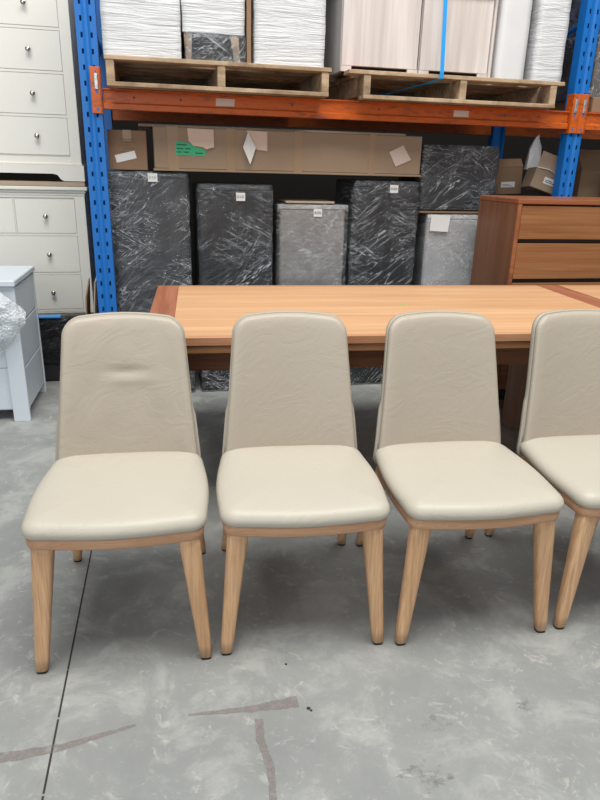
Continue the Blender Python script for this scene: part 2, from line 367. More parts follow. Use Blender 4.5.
lb = sheet(bmesh.new(), [(1.955, .0125, 1.676), (2.05, .0125, 1.676), (2.05, .0125, 1.642), (1.955, .0125, 1.642)], .001); obj('location_label', lb, M['pinkpaper'], b1, label='pale pink paper label')
hb = bmesh.new()
for x in (.16, .40, 1.0, 1.5, 2.28, 2.5): lathe(hb, [(.006, .0135), (.006, .0125)], 8, 'y', (x, 0, 1.662))
obj('bolt_hole', hb, M['ink'], b1)
beam(.043, 2.746, 1.0, 'orange rear beam seen under the front beam', -1)
beam(2.848, 5.4, .0, 'short visible orange beam of the right hand bay', 1)
beam(2.848, 5.4, 1.0, 'orange rear beam of the right hand bay', -1)
nub = bmesh.new()

# ------------------------------------------------------------------ pallets and goods on them
def pallet(name, u0, u1, v0, z0, label, seed, lip=(.0, .0), h=.12):
    rnd = random.Random(seed); t = thing('wooden_pallet', label, 'pallet', W(u0, v0, z0), YR, 'wooden pallets on the orange beam'); L = u1-u0; D = 1.1
    for i, x in enumerate((0.0, L/2-.02, L-.04)):
        obj('bearer', B(x, x+.04, .004, D, .020, h-.020, .002), M['pallet'], t)
    for k_ in range(7):
        y = k_*(D-.1)/6; e0 = lip[0]*(1 if k_ == 0 else rnd.random()*.4); e1 = lip[1]*(1 if k_ == 0 else rnd.random()*.4)
        obj('deck_board', B(-.002-e0, L+e1, y, y+.1, h-.020, h, .002, rot=Matrix.Rotation(rnd.uniform(-.004, .004), 3, 'Z')), M['pallet'], t)
    for y in (0, (D-.1)/2, D-.1):
        obj('base_board', B(0, L, y, y+.1, 0, .020, .002), M['pallet'], t)
    return t
pallet('p', .078, 1.213, -.12, 1.7125, 'left wooden pallet on the beam under white wrapped goods', 3, (.004, .012), h=.138)
pt = pallet('p', 1.405, 2.560, -.12, 1.7125, 'right wooden pallet on the beam with red painted board end and strap', 5, (.085, .045), h=.138)
obj('red_board_end', B(-.060, -.004, .004, .09, .1382, .1392), M['redpaint'], pt)
ZP = 1.8525
def block(name, label, cat, u0, u1, v0, v1, z0, z1, mat, seed, amp=.004, group=None):
    bm = soft_box(0, u1-u0, 0, v1-v0, 0, z1-z0, amp, .03, 12, seed)
    return tag(obj(name, bm, mat, loc=W(u0, v0, z0), rotz=YR, smooth=True), label, cat, group)
block('foam_wrapped_box', 'white foam wrapped block at the left end of the left pallet', 'wrapped goods', .066, .452, -.03, .75, ZP, 2.60, M['foam'], 1, .005, 'white wrapped goods on the pallets')
block('foam_wrapped_box', 'white foam wrapped block at the right end of the left pallet', 'wrapped goods', .828, 1.208, -.03, .75, ZP, 2.62, M['foam'], 2, .004, 'white wrapped goods on the pallets')
t = thing('wrapped_armchair', 'white wrapped furniture piece on tapered wooden legs between two white blocks', 'wrapped furniture', W(.460, 0, ZP), YR)
obj('wrapped_body', soft_box(0, .325, -.01, .6, .138, .80, .005, .03, 12, 4), M['foam'], t, True)
for x, sx in ((.03, .0), (.265, .02)):
    for y in (.0, .5):
        bm = bmesh.new(); loft(bm, [[(x+sx+a*.013, y+.02+b*.013, 0) for a, b in ((-1, -1), (1, -1), (1, 1), (-1, 1))], [(x+a*.022, y+.02+b*.022, .15) for a, b in ((-1, -1), (1, -1), (1, 1), (-1, 1))]])
        obj('leg', bm, M['cardlight'], t)
bm = soft_box(.045, .26, .05, .45, .001, .13, .006, .02, 30, 6); obj('seat_base', bm, M['blackfelt'], t, True)
obj('stretch_film', soft_box(.012, .33, -.02, .5, .002, .14, .004, .02, 20, 8), M['filmheavy'], t, True)
obj('corner_post', B(.330, .352, -.02, .03, 0, .78), M['card2'], t, label='brown cardboard corner strip')
def washed_cab(u0, u1, label):
    t = thing('whitewashed_cabinet', label, 'cabinet', W(u0, 0, ZP), YR, 'whitewashed cabinets on the right pallet'); L = u1-u0
    bm = B(0, .02, 0, .45, 0, .85, .001); box(bm, L-.02, L, 0, .45, 0, .85, .001); box(bm, .02, L-.02, .43, .45, 0, .85); box(bm, .02, L-.02, .02, .43, .83, .85); box(bm, .02, L-.02, .02, .43, .03, .05)
    obj('carcass', bm, M['washedside'], t)
    obj('door', B(.004, L-.004, -.018, -.001, .028, .846, .0015), M['washed'], t)
    for x in (.0, L-.06): obj('foot', B(x, x+.06, -.018, -.001, 0, .027), M['washed'], t)
    obj('plinth_shade_board', B(.02, L-.02, .03, .04, 0, .03), M['dark'], t)  # dark strip painting the shade under the cabinet door
    return t
wa = washed_cab(1.300, 1.742, 'left whitewashed grain cabinet on the right pallet, beside the dark gap')
wb = washed_cab(1.750, 2.165, 'right whitewashed grain cabinet on the right pallet, behind the blue strap')
tag(obj('stretch_film', soft_box(1.285-1.285, 2.172-1.285, -.03, .47, .30, .86, .003, .03, 14, 12), M['filmlight'], loc=W(1.285, 0, ZP+.10), rotz=YR, smooth=True), 'clear stretch film band wrapped around both whitewashed cabinets', 'plastic film')
block('grain_board', 'narrow grain panel standing against right whitewashed cabinet', 'panel', 2.177, 2.202, .0, .42, ZP, 2.62, M['washed'], 3, 0.0)
block('wrapped_box', 'smooth white wrapped panel on the right pallet', 'wrapped goods', 2.228, 2.408, .0, .5, ZP, 2.66, M['whitelam'], 5, .001, 'white wrapped goods on the pallets')
block('foam_wrapped_box', 'narrow crinkled white wrapped block at right end of right pallet', 'wrapped goods', 2.462, 2.652, .0, .6, ZP, 2.70, M['foam'], 9, .004, 'white wrapped goods on the pallets')
block('dark_board', 'dark panel in the gap between white wrapped goods', 'panel', 2.414, 2.452, .08, .5, ZP, 2.60, M['charcoal'], 5, .001)
bm = bmesh.new(); sp_ = [(1.60, .3, ZP-.09), (1.80, -.06, ZP-.04), (1.840, -.126, ZP-.022), (1.842, -.127, ZP+.004), (1.838, -.045, ZP+.86)]
L_ = [bm.verts.new(W(u-.011, v, z)) for u, v, z in sp_]; R_ = [bm.verts.new(W(u+.011, v, z)) for u, v, z in sp_]
for i in range(len(sp_)-1): bm.faces.new((L_[i], R_[i], R_[i+1], L_[i+1]))
so = obj('ratchet_strap', bm, M['strap']); sm = so.modifiers.new('s', 'SOLIDIFY'); sm.thickness = .002
tag(so, 'bright blue strap running down over right pallet edge', 'strap')
# right bay goods at beam height
tag(obj('cardboard_carton', B(0, .6, 0, .6, 0, .085, .003), M['card2'], loc=W(2.900, .02, 1.7125), rotz=YR), 'flat brown carton on the right bay beam', 'box', 'cardboard cartons')
t = thing('wrapped_cabinet', 'brown grey film wrapped cabinet on flat carton at right edge', 'wrapped cabinet', W(2.885, .04, 1.7985), YR, 'film wrapped cabinets on the racking')
obj('body', B(.005, .6, .005, .5, 0, .75, .004), M['brownlam'], t); obj('stretch_film', soft_box(0, .605, 0, .505, 0, .754, .004, .03, 14, 31), M['filmheavy'], t, True)

# ------------------------------------------------------------------ film wrapped cabinets under the beam
def price_tag(parent, x, y, z, wd=.052, hh=.045):
    o = obj('price_tag', B(x-wd/2, x+wd/2, y-.0012, y, z-hh/2, z+hh/2), M['paper'], parent, label='small white price tag')
    bm = bmesh.new()
    for i, (a, b) in enumerate(((-.55, -.25), (-.12, .12), (.22, .5))): quad(bm, [(x+a*wd/1.4, y-.0016, z-.008), (x+b*wd/1.4, y-.0016, z-.008), (x+b*wd/1.4, y-.0016, z+.008), (x+a*wd/1.4, y-.0016, z+.008)])
    obj('print', bm, M['steel'], o)
def unit(u0, u1, v, h, d, mat, label, fm='film', seed=0, z=0, tagpos=None, tall=True, over=0, amp=.005):
    t = thing('wrapped_cabinet', label, 'wrapped cabinet', W(u0, v, z), YR, 'film wrapped cabinets on the racking'); L = u1-u0
    bm = B(.006+over, L-.006-over, .012, d, .02, h-.03, .004); obj('body', bm, mat, t)
    obj('top_board', B(.006, L-.006, .004, d, h-.03, h-.004, .003), mat, t)
    obj('plinth', B(.02, L-.02, .03, d-.02, 0, .02), M['dark'], t)
    if h > .8:
        fb = B(.012+over, L-.012-over, .004, .012, .06, h*.5-.004, .002); box(fb, .012+over, L-.012-over, .004, .012, h*.5+.004, h-.036, .002); obj('door_panel', fb, mat, t)
    obj('stretch_film', soft_box(0, L, -.004, d+.004, .004, h, amp, .03, 13, seed), M[fm], t, True)
    if tagpos: price_tag(t, tagpos[0]-u0, -.010, tagpos[1])
    return t
unit(.036, .480, .12, 1.312, .42, M['charcoal'], 'tall charcoal film wrapped cabinet beside the left blue upright', 'filmheavy', 1, tagpos=(.278, 1.281))
unit(.518, .966, .12, 1.254, .42, M['charcoal'], 'charcoal film wrapped cabinet, second from the left blue upright', 'film', 2, tagpos=(.770, 1.186))
u3 = unit(.992, 1.440, .15, 1.148, .40, M['greylam'], 'pale grey film wrapped cabinet between two charcoal ones', 'filmlight', 3, tagpos=(1.240, 1.100), over=.018, amp=.003)
tag(obj('cardboard_sheet', B(0, .30, 0, .25, 0, .012, .002), M['cardlight'], loc=W(1.05, .17, 1.1525), rotz=YR), 'flat piece of cardboard on top of the pale grey cabinet', 'cardboard')
unit(1.452, 1.880, .12, 1.290, .42, M['charcoal'], 'charcoal film wrapped cabinet right of the pale grey one', 'film', 4, tagpos=(1.703, 1.246))
u5 = unit(1.955, 2.340, .16, 1.100, .42, M['whitelam'], 'white film wrapped cabinet beside the brown dresser', 'filmlight', 5, amp=.003)
pb = sheet(bmesh.new(), [(.022, -.013, 1.097), (.152, -.013, 1.088), (.142, -.018, .992), (.018, -.016, .998)]); obj('paper_note', pb, M['paper'], u5, label='white paper stuck to the film')
tag(obj('cardboard_sheet', B(0, .44, 0, .42, 0, .012, .002), M['card2'], loc=W(1.900, .16, 1.1045), rotz=YR), 'cardboard sheet between white cabinet and dark one above', 'cardboard')
unit(1.893, 2.410, .165, .385, .42, M['charcoal'], 'dark film wrapped crate stacked on the white cabinet, heavily creased', 'filmheavy', 6, z=1.1215, amp=.012)
unit(2.43, 2.70, .18, 1.200, .44, M['brownlam'], 'wrapped cabinet hidden behind the brown dresser under the open cartons', 'film', 7)
unit(2.86, 3.60, .10, 1.200, .60, M['brownlam'], 'wrapped cabinet in the right bay behind the brown dresser', 'film', 8)
# cartons
t = thing('cardboard_carton', 'small square brown carton on top of the leftmost charcoal cabinet', 'box', W(.050, .10+.015, 1.318), YR, 'cardboard cartons')
obj('carton_body', B(0, .205, 0, .3, 0, .203, .003), M['card2'], t)
obj('packing_tape', B(.08, .125, -.001, .301, .15, .2036), M['tape'], t)
lb = bmesh.new(); box(lb, -.055, .055, -.0022, -.001, -.020, .020, rot=Matrix.Rotation(R(-14), 3, 'Y')); lo = obj('shipping_label', lb, M['paper'], t, loc=(.09, 0, .068)); 
pr_ = bmesh.new()
for z, a, b in ((.035, -.04, .04), (.02, -.03, .045), (.005, -.045, .02), (-.012, -.02, .04), (-.03, -.04, .03)): box(pr_, .10+a, .10+b, -.0012, -.0004, .12+z, .124+z)
obj('faded_print', pr_, plain('faded_brown_print', (.20, .12, .075), .8), t)
t = thing('long_carton', 'very long kraft carton with papers and green label under the beam', 'box', W(.292, .115, 1.318), YR, 'cardboard cartons')
obj('carton_body', B(0, 1.57, 0, .45, .012, .228, .004), M['card'], t)
obj('bottom_flap', B(-.006, 1.576, -.006, .45, 0, .012, .002), M['card'], t)
for x, wd in ((.075, .06), (.40, .05), (.79, .05), (1.24, .04)): obj('packing_tape', B(x, x+wd, -.0018, .452, .011, .2295), M['tape'], t)
obj('torn_paper', sheet(bmesh.new(), [(.185, -.004, .224), (.330, -.006, .221), (.33, -.012, .13), (.285, -.014, .118), (.27, -.010, .128), (.215, -.008, .135), (.19, -.005, .16)]), M['tanpaper'], t)
g = obj('green_label', sheet(bmesh.new(), [(.118, -.0025, .155), (.19, -.0025, .150), (.235, -.003, .128), (.285, -.003, .118), (.283, -.0025, .082), (.118, -.0025, .085)], .0008), M['greenlabel'], t)
pr_ = bmesh.new()
for z, a, b in ((.138, .125, .18), (.118, .125, .16), (.118, .17, .20), (.100, .125, .15), (.100, .16, .19), (.096, .225, .27)): box(pr_, a, b, -.0034, -.0027, z-.003, z+.004)
obj('print', pr_, plain('dark_green_ink', (.02, .16, .08), .8), g)
obj('document_pouch', sheet(bmesh.new(), [(.515, -.003, .224), (.632, -.004, .221), (.632, -.008, .118), (.57, -.006, .125), (.53, -.004, .18)]), M['tanpaper'], t)
obj('folded_paper', sheet(bmesh.new(), [(.520, -.020, .215), (.49, -.028, .135), (.530, -.034, .045), (.565, -.016, .135)]), M['paper'], t)
obj('paper_note', sheet(bmesh.new(), [(1.365, -.004, .135), (1.45, -.005, .175), (1.505, -.006, .095), (1.41, -.005, .055)]), M['pinkpaper'], t)
tag(obj('cardboard_sheet', B(0, 1.58, 0, .40, 0, .014, .002), M['cardlight'], loc=W(.215, .22, 1.5480), rotz=YR), 'long pale cardboard sheet lying on the long carton', 'cardboard')
def open_carton(label, u, v, z, L, D, H, tilt, yaw, mat, flap=.12, lab=True):
    t = thing('cardboard_carton', label, 'box', W(u, v, z-.0455), YR+yaw, 'cardboard cartons'); t.rotation_euler = (tilt[0], tilt[1], YR+yaw)
    bm = B(0, L, 0, .005, 0, H); box(bm, 0, L, D-.005, D, 0, H); box(bm, 0, .005, .005, D-.005, 0, H); box(bm, L-.005, L, .005, D-.005, 0, H); box(bm, .005, L-.005, .005, D-.005, 0, .005)
    obj('carton_body', bm, mat, t)
    f = B(0, L, -.0025, .0025, 0, flap, rot=None); o = obj('flap', f, mat, t, loc=(0, .0, H)); o.rotation_euler = (R(-35), 0, 0)
    f = B(0, L, -.0025, .0025, 0, flap); o = obj('flap', f, mat, t, loc=(0, D, H)); o.rotation_euler = (R(-55), 0, 0)
    if lab:
        l2 = obj('shipping_label', B(.05, .15, -.0015, -.0003, H*.25, H*.25+.035), M['paper'], t)
        pb = bmesh.new(); [box(pb, .06, .06+q, -.002, -.0014, H*.25+.008+i*.009, H*.25+.011+i*.009) for i, q in enumerate((.07, .05))]; obj('print', pb, M['ink'], l2)
    return t
t = thing('cardboard_carton', 'pale kraft carton leaning over beside the right blue upright', 'box', W(2.64, .16, 1.279), YR, 'cardboard cartons'); t.rotation_euler = (R(-4), R(17), YR-R(6))
obj('carton_body', B(0, .235, 0, .13, 0, .125, .003), M['card'], t)
obj('flap', B(.002, .233, .0, .004, .126, .225, .001), M['cardlight'], t)
bm = bmesh.new(); tube(bm, [(.0, -.002, .122), (.08, -.005, .132), (.15, -.004, .120), (.235, -.002, .126)], .0035, 6); obj('torn_edge', bm, M['paper'], t)
l2 = obj('shipping_label', B(.075, .175, -.0015, -.0003, .045, .085), M['paper'], t)
pb = bmesh.new(); [box(pb, .085, .085+q, -.002, -.0014, .055+i*.010, .060+i*.010) for i, q in enumerate((.07, .05))]; obj('print', pb, M['ink'], l2)
obj('packing_tape', B(.175, .215, -.0010, -.0002, .03, .10), M['tape'], t)
open_carton('half hidden brown carton with white label behind the leaning carton', 2.50, .36, 1.262, .20, .20, .17, (0, R(-3)), R(0), M['card2'], .06)
open_carton('brown carton with open flap right of the right blue upright', 3.10, .31, 1.250, .35, .35, .18, (0, 0), R(-4), M['card2'], .16, False)
open_carton('pale carton with printed mark at the right frame edge', 3.20, .10, 1.250, .25, .10, .15, (0, 0), R(0), M['cardlight'], .03, False)
bm = bmesh.new(); loft(bm, [[(0, 0, 0), (.10, .01, 0), (.14, .06, 0), (.01, .05, 0)], [(.02, .02, .12), (.08, .02, .15), (.12, .05, .14), (.03, .05, .13)], [(.06, .03, .20), (.08, .03, .22), (.085, .045, .21), (.06, .04, .20)]])
tag(obj('plastic_bag', bm, M['whitelam'], loc=W(2.70, .33, 1.38), rotz=YR), 'peaked white packing paper sticking up behind the leaning carton', 'packing paper')

# ------------------------------------------------------------------ tallboys
def knob(parent, x, y, z, axis='y'):
    bm = bmesh.new(); pr = [(.006, 0), (.005, -.010), (.007, -.016), (.014, -.020), (.0155, -.026), (.012, -.031), (.004, -.033)]
    lathe(bm, pr, 16, axis, (x, y, z)); return obj('knob', bm, M['chrome'], parent, True)
TV = .66; TW = 1.20; TR = -.142
def tallboy(z0, h, rows, label, cut):
    t = thing('tallboy_dresser', label, 'chest of drawers', W(TR-TW, TV, z0), YR, 'cream tallboys stacked beside the rack'); L = TW
    # carcass: sides, back, top, rails
    bm = B(0, .02, .0, .44, .08, h-.03); box(bm, L-.02, L, 0, .44, .08, h-.03); box(bm, .02, L-.02, .42, .44, .08, h-.03)
    obj('carcass', bm, M['white'], t)
    fr = B(0, .062, -.012, 0, .10, h-.055, .002); box(fr, L-.062, L, -.012, 0, .10, h-.055, .002)
    zs = sorted({r[0] for r in rows}|{r[1] for r in rows})
    box(fr, .062, L-.062, -.012, .0, h-.066, h-.055)
    box(fr, .0, L, -.010, .0, .085, rows[-1][0]); box(fr, .062, L-.062, .001, .01, .085, h-.05)
    for (za, zb, cols) in rows[:-1]: box(fr, .062, L-.062, -.0095, .002, za-.007, za+.007)
    obj('face_frame', fr, M['white'], t)
    tp = B(-.022, L+.022, -.034, .45, h-.022, h, .004); box(tp, -.012, L+.012, -.022, .445, h-.038, h-.022, .005); box(tp, -.004, L+.004, -.015, .44, h-.055, h-.038, .004)
    obj('top_cornice', tp, M['white'], t)
    # plinth with bracket feet
    pts = [(-.012, 0), (.11, 0), (.13, .012), (.145, .035), (.17, .042), (L-.17, .042), (L-.145, .035), (L-.13, .012), (L-.11, 0), (L+.012, 0), (L+.012, .092), (-.012, .092)]
    pb = bmesh.new(); loft(pb, [[(x, -.026, z) for x, z in pts], [(x, -.006, z) for x, z in pts]]); box(pb, -.012, .008, -.006, .44, 0, .092); box(pb, L-.008, L+.012, -.006, .44, 0, .092); box(pb, -.004, L+.004, -.02, -.006, .092, .104, .003)
    obj('plinth', pb, M['white'], t)
    for za, zb, cols in rows:
        g = .004; cw = (L-.124)/cols
        for c_ in range(cols):
            xa = .062+c_*cw+(.005 if c_ else .002); xb = .062+(c_+1)*cw-(.005 if c_ < cols-1 else .002)
            if xb < .45: continue
            d = obj('drawer', B(xa, xb, -.009, .30, za+.0095, zb-.0095, .0015), M['white'], t)
            for kx in ([(xa+xb)/2] if cols > 1 else [L-.062-.178, .062+.178]): knob(d, kx, -.009, (za+zb)/2)
        if cols > 1:
            for c_ in range(1, cols): obj('divider', B(.062+c_*cw-.0035, .062+c_*cw+.0035, -.0095, .002, za, zb), M['white'], t)
    return t
tallboy(0, 1.205, [(.915, 1.140, 3), (.670, .915, 1), (.430, .670, 1), (.19, .430, 1)], 'lower cream chest of drawers standing on the floor beside the blue upright', 0)
tag(obj('cardboard_sheet', soft_box(-.01, TW+.01, 0, .46, 0, .026, .003, .05, 9, 3, 0.002), M['cardlight'], loc=W(TR-TW, TV-.03, 1.2075), rotz=YR), 'cardboard sheet between the two stacked cream tallboys', 'cardboard')
tallboy(1.238, 1.30, [(1.07, 1.235, 2), (.83, 1.07, 1), (.603, .83, 1), (.367, .603, 1), (.140, .367, 1)], 'upper cream tallboy stacked on top of the lower one', 1)
# folded cardboard leaning between tallboy and rack
t = thing('folded_cardboard', 'folded cardboard standing between the lower cream chest and blue upright', 'cardboard', W(-.115, .10, 0), YR)
bm = bmesh.new(); loft(bm, [[(-.03, 0, 0), (-.022, 0, 0), (-.022, .30, 0), (-.03, .30, 0)], [(.035, 0, .70), (.043, 0, .70), (.043, .30, .72), (.035, .30, .72)]]); obj('sheet', bm, M['cardlight'], t)
bm = bmesh.new(); loft(bm, [[(-.06, .02, 0), (-.053, .02, 0), (-.053, .30, 0), (-.06, .30, 0)], [(-.02, .02, .62), (-.013, .02, .62), (-.013, .30, .68), (-.02, .30, .68)]]); obj('sheet', bm, M['card2'], t)

# ------------------------------------------------------------------ white chest on the left with bubble wrap
YC = math.atan2(.499, -.1)-math.pi/2   # local y runs along the drawer face
t = thing('white_chest', 'cool white three drawer chest at the left edge, draped in bubble wrap', 'chest of drawers', (-1.483, 3.298, 0), YC); 
D_ = .51; WW = .80; HH = .775
bm = B(-WW, -.005, .03, .05, .06, HH-.03); box(bm, -WW, -.005, D_-.03, D_-.01, .06, HH-.03); box(bm, -WW, -WW+.02, .05, D_-.03, .06, HH-.03); box(bm, -.34, -.31, .05, D_-.03, .06, HH-.03); obj('carcass', bm, M['cool'], t)
for x in (-.085, -WW):
    for y in (0, D_-.02): 
        sp0 = .0
        obj('leg', B(x, x+.085, y, y+.02, 0, HH-.03, .002), M['cool'], t)
obj('top', B(-WW-.01, .008, -.020, D_+.005, HH-.03, HH, .004), M['cool'], t)
for za, zb in ((.065, .295), (.303, .530), (.538, .735)):
    d = obj('drawer', B(-.3, -.004, .022, D_-.022, za, zb, .003), M['cool'], t)
    lathe_b = bmesh.new(); lathe(lathe_b, [(.004, -.0065), (.004, -.004)], 8, 'x', (0, D_/2, (za+zb)/2)); obj('screw_hole', lathe_b, M['steel'], d)
# bubble wrap: crumpled drape over the near right corner
bm = bmesh.new(); nx, ny = 40, 36; g = []
zr = ((.775, -.16), (.74, -.09), (.68, .0), (.62, .05), (.57, .055), (.52, .015), (.46, -.03), (.40, -.09), (.36, -.14))
def xr(z):
    for (z1, x1), (z2, x2) in zip(zr, zr[1:]):
        if z2 <= z <= z1: return x1+(x2-x1)*(z1-z)/(z1-z2)
    return zr[-1][1]
for i in range(nx+1):
    row = []
    for j in range(ny+1):
        s = i/nx; z = .772-(.772-.365)*j/ny+.012*math.sin(s*9)*(j/ny)
        x = -.80+(xr(max(.361, min(.774, z)))+.80)*s; fold = noise.noise(Vector((x*16, z*16, 3.3)))*.022+noise.noise(Vector((x*38, z*38, 1)))*.010
        y = -.062-.05*math.sin(math.pi*min(1, j/ny*1.05))*.8+fold
        if s > .93: y += (s-.93)*.5
        if j < 3: y = min(y, -.045)+(.03*(3-j)/3)*0
        row.append(bm.verts.new((x+noise.noise(Vector((x*20, z*20, 7)))*.010, min(y, -.034), z)))
    g.append(row)
for i in range(nx):
    for j in range(ny): bm.faces.new((g[i][j], g[i+1][j], g[i+1][j+1], g[i][j+1]))
bo = obj('bubble_wrap', bm, M['bubble'], smooth=True); bo.location = (-1.483, 3.298, 0); bo.rotation_euler = (0, 0, YC)
tag(bo, 'crumpled clear bubble wrap draped over the cool white chest', 'bubble wrap')
# black bag covered box behind
t = thing('black_wrapped_box', 'black plastic covered box on the floor behind the white chest', 'box', (-1.86, 3.925, 0), R(13))
obj('body', B(.004, .556, .004, .13, 0, .40, .01), M['blackfelt'], t)
obj('plastic_cover', soft_box(-.004, .56, -.006, .14, .12, .425, .014, .022, 16, 5, .02), M['blackbag'], t, True)
obj('blue_tape', B(.02, .34, -.016, .05, .424, .432), M['bluetape'], t)

# ------------------------------------------------------------------ brown dresser on the right
t = thing('brown_dresser', 'tall reddish brown hardwood dresser with handleless drawers behind the table', 'chest of drawers', (1.155, 3.660, 0), R(11.5)); L, D_, HH = 1.40, .468, 1.225
obj('side_panel', B(0, .022, 0, D_, .06, HH-.026, .001), M['dside'], t); obj('side_panel', B(L-.022, L, 0, D_, .06, HH-.026, .001), M['dside'], t)
obj('top', B(-.003, L+.003, -.004, D_, HH-.026, HH, .003), M['dtrim'], t)
obj('edge_strip', B(.0, .022, -.003, -.0005, .06, HH-.027), M['dtrim'], t)
bk = B(.022, L-.022, .02, .03, .06, HH-.027); box(bk, .022, L-.022, D_-.02, D_-.005, .06, HH-.027); obj('gap_shade_board', bk, M['dark'], t)  # near-black boards paint the shade seen between the drawers
zs = [HH-.036]
for k_ in range(5):
    zb = zs[-1]; za = zb-(.176 if k_ == 0 else .196); obj('drawer', B(.027, L-.027, .002, .019, za, zb, .0015), M['dface'], t); zs.append(za-.024)
    pass
obj('plinth', B(.03, L-.03, .03, D_-.03, 0, .06), M['dside'], t)

# ------------------------------------------------------------------ dining tables
TA = R(9.2); T0 = Vector((-.570, 2.230, 0))
t = thing('dining_table', 'long oak dining table with red wood end bands behind the row of chairs', 'table', T0, TA); L, D_ = 2.20, 1.075; zt = .77
obj('tabletop', B(.106, L-.131, .024, D_-.045, zt-.032, zt, .0), M['ttop'], t)
obj('end_band', B(0, .105, 0, D_, zt-.032, zt, .002), M['tband'], t); obj('end_band', B(L-.130, L, 0, D_, zt-.032, zt, .002), M['tband'], t)
obj('border_strip', B(.1055, L-.1305, 0, .0235, zt-.032, zt, .002), M['tbandx'], t); obj('border_strip', B(.1055, L-.1305, D_-.0445, D_, zt-.032, zt, .002), M['tbandx'], t)
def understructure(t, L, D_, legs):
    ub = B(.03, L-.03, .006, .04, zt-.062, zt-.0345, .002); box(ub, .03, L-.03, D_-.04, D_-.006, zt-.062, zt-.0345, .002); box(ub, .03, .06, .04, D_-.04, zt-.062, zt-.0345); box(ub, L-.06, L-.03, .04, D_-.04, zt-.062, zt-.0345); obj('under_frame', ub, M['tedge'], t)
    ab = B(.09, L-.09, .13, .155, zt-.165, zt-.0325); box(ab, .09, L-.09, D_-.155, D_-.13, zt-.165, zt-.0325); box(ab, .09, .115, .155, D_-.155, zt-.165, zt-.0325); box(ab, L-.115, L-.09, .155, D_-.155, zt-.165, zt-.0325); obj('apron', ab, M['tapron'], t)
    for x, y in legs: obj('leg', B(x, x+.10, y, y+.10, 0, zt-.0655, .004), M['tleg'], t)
understructure(t, L, D_, ((.012, .10), (.012, .90), (1.905, .10), (1.905, .84)))
bm = bmesh.new(); box(bm, -.008, .008, -.006, .006, 0, .0008); tag(obj('green_sticker', bm, M['green'], loc=(.465, 2.96, zt+.0004), rotz=.3), 'tiny bright green sticker on the tabletop', 'sticker')
o2 = T0+Vector((math.cos(TA), math.sin(TA), 0))*(L+.003)
t = thing('dining_table', 'second oak table butted against the red band at the right frame edge', 'table', o2, TA)
obj('tabletop', B(0, .95, .024, D_-.045, zt-.032, zt, .0), M['ttop'], t); obj('end_band', B(.951, 1.056, 0, D_, zt-.032, zt, .002), M['tband'], t)
obj('border_strip', B(0, .9505, 0, .0235, zt-.032, zt, .002), M['tbandx'], t); obj('border_strip', B(0, .9505, D_-.0445, D_, zt-.032, zt, .002), M['tbandx'], t)
understructure(t, 1.05, D_, ((.13, .16), (.13, .80), (.83, .16), (.83, .80)))

# ------------------------------------------------------------------ chairs
def outline(n=72, inset=0.0):
    """seat outline: full front with rounded corners, sides tapering to the back"""
    pts = []; corners = [(-.242, -.022, .060), (.242, -.022, .060), (.234, .440, .085), (-.234, .440, .085)]
    # rounded polygon with bowed edges
    import itertools
    m_ = len(corners); segs = []
    for i in range(m_):
        p = Vector(corners[i][:2]); a = Vector(corners[i-1][:2]); b = Vector(corners[(i+1) % m_][:2]); r = corners[i][2]
        d1 = (a-p).normalized(); d2 = (b-p).normalized()
        s_, e_ = p+d1*r, p+d2*r
        for k_ in range(9):
            u = k_/8; segs.append((s_*(1-u)**2+p*2*u*(1-u)+e_*u*u))
        e2 = b+(p-b).normalized()*corners[(i+1) % m_][2]
        bow = (.016, .010, .0, .010)[i]; nrm = Vector((d2.y, -d2.x))
        for k_ in range(1, 12):
            u = k_/12; segs.append(e_.lerp(e2, u)+nrm*bow*math.sin(math.pi*u))
    c = Vector((0, .21)); out = []
    n_ = len(segs)
    for i, p in enumerate(segs):
        tn = (segs[(i+1) % n_]-segs[i-1]).normalized(); nm = Vector((tn.y, -tn.x))
        out.append(p-nm*inset)
    return out
def seat_bm():
    bm = bmesh.new(); rings = []
    for ins, z in ((.016, .430), (.004, .4325), (-.001, .440), (-.002, .450), (.001, .460), (.008, .469), (.020, .4755), (.038, .480)):
        rings.append([(p.x, p.y, z) for p in outline(inset=ins)])
    last = outline(inset=.038); c = Vector((0, .21))
    for s_, z in ((.84, .4835), (.62, .4865), (.38, .488), (.15, .4885)):
        rings.append([((p.x-c.x)*s_+c.x, (p.y-c.y)*s_+c.y, z+(.0)*s_) for p in last])
    loft(bm, rings); return bm
def frame_bm():
    bm = bmesh.new(); rings = []
    for ins, z in ((.026, .394), (.015, .3965), (.008, .403), (.006, .420), (.009, .4298)): rings.append([(p.x, p.y, z) for p in outline(inset=ins)])
    loft(bm, rings); return bm
def leg_bm(top, bot, wt, wb, zt_=.412):
    bm = bmesh.new(); rings = []; n = 16; K = 10
    for i in range(K+1):
        u = i/K; c = Vector(bot).lerp(Vector(top), u); wx = wb[0]+(wt[0]-wb[0])*u**1.15; wy = wb[1]+(wt[1]-wb[1])*u**1.15; z = c.z
        if i == 0: wx *= .9; wy *= .9
        ring = []
        for j in range(n):
            a = 2*math.pi*(j+.5)/n; ca, sa = math.cos(a), math.sin(a); e = .62
            ring.append((c.x+math.copysign(abs(ca)**e, ca)*wx/2, c.y+math.copysign(abs(sa)**e, sa)*wy/2, z))
        rings.append(ring)
    loft(bm, rings); return bm
def prof(t_):                        # centre line of the back: t 0..1 bottom to top -> y, z
    z = .435+t_*(.912-.435); y = .432+.085*t_**1.25; return y, z
def halfw(t_): return .222-.036*min(t_/.9, 1)**.9
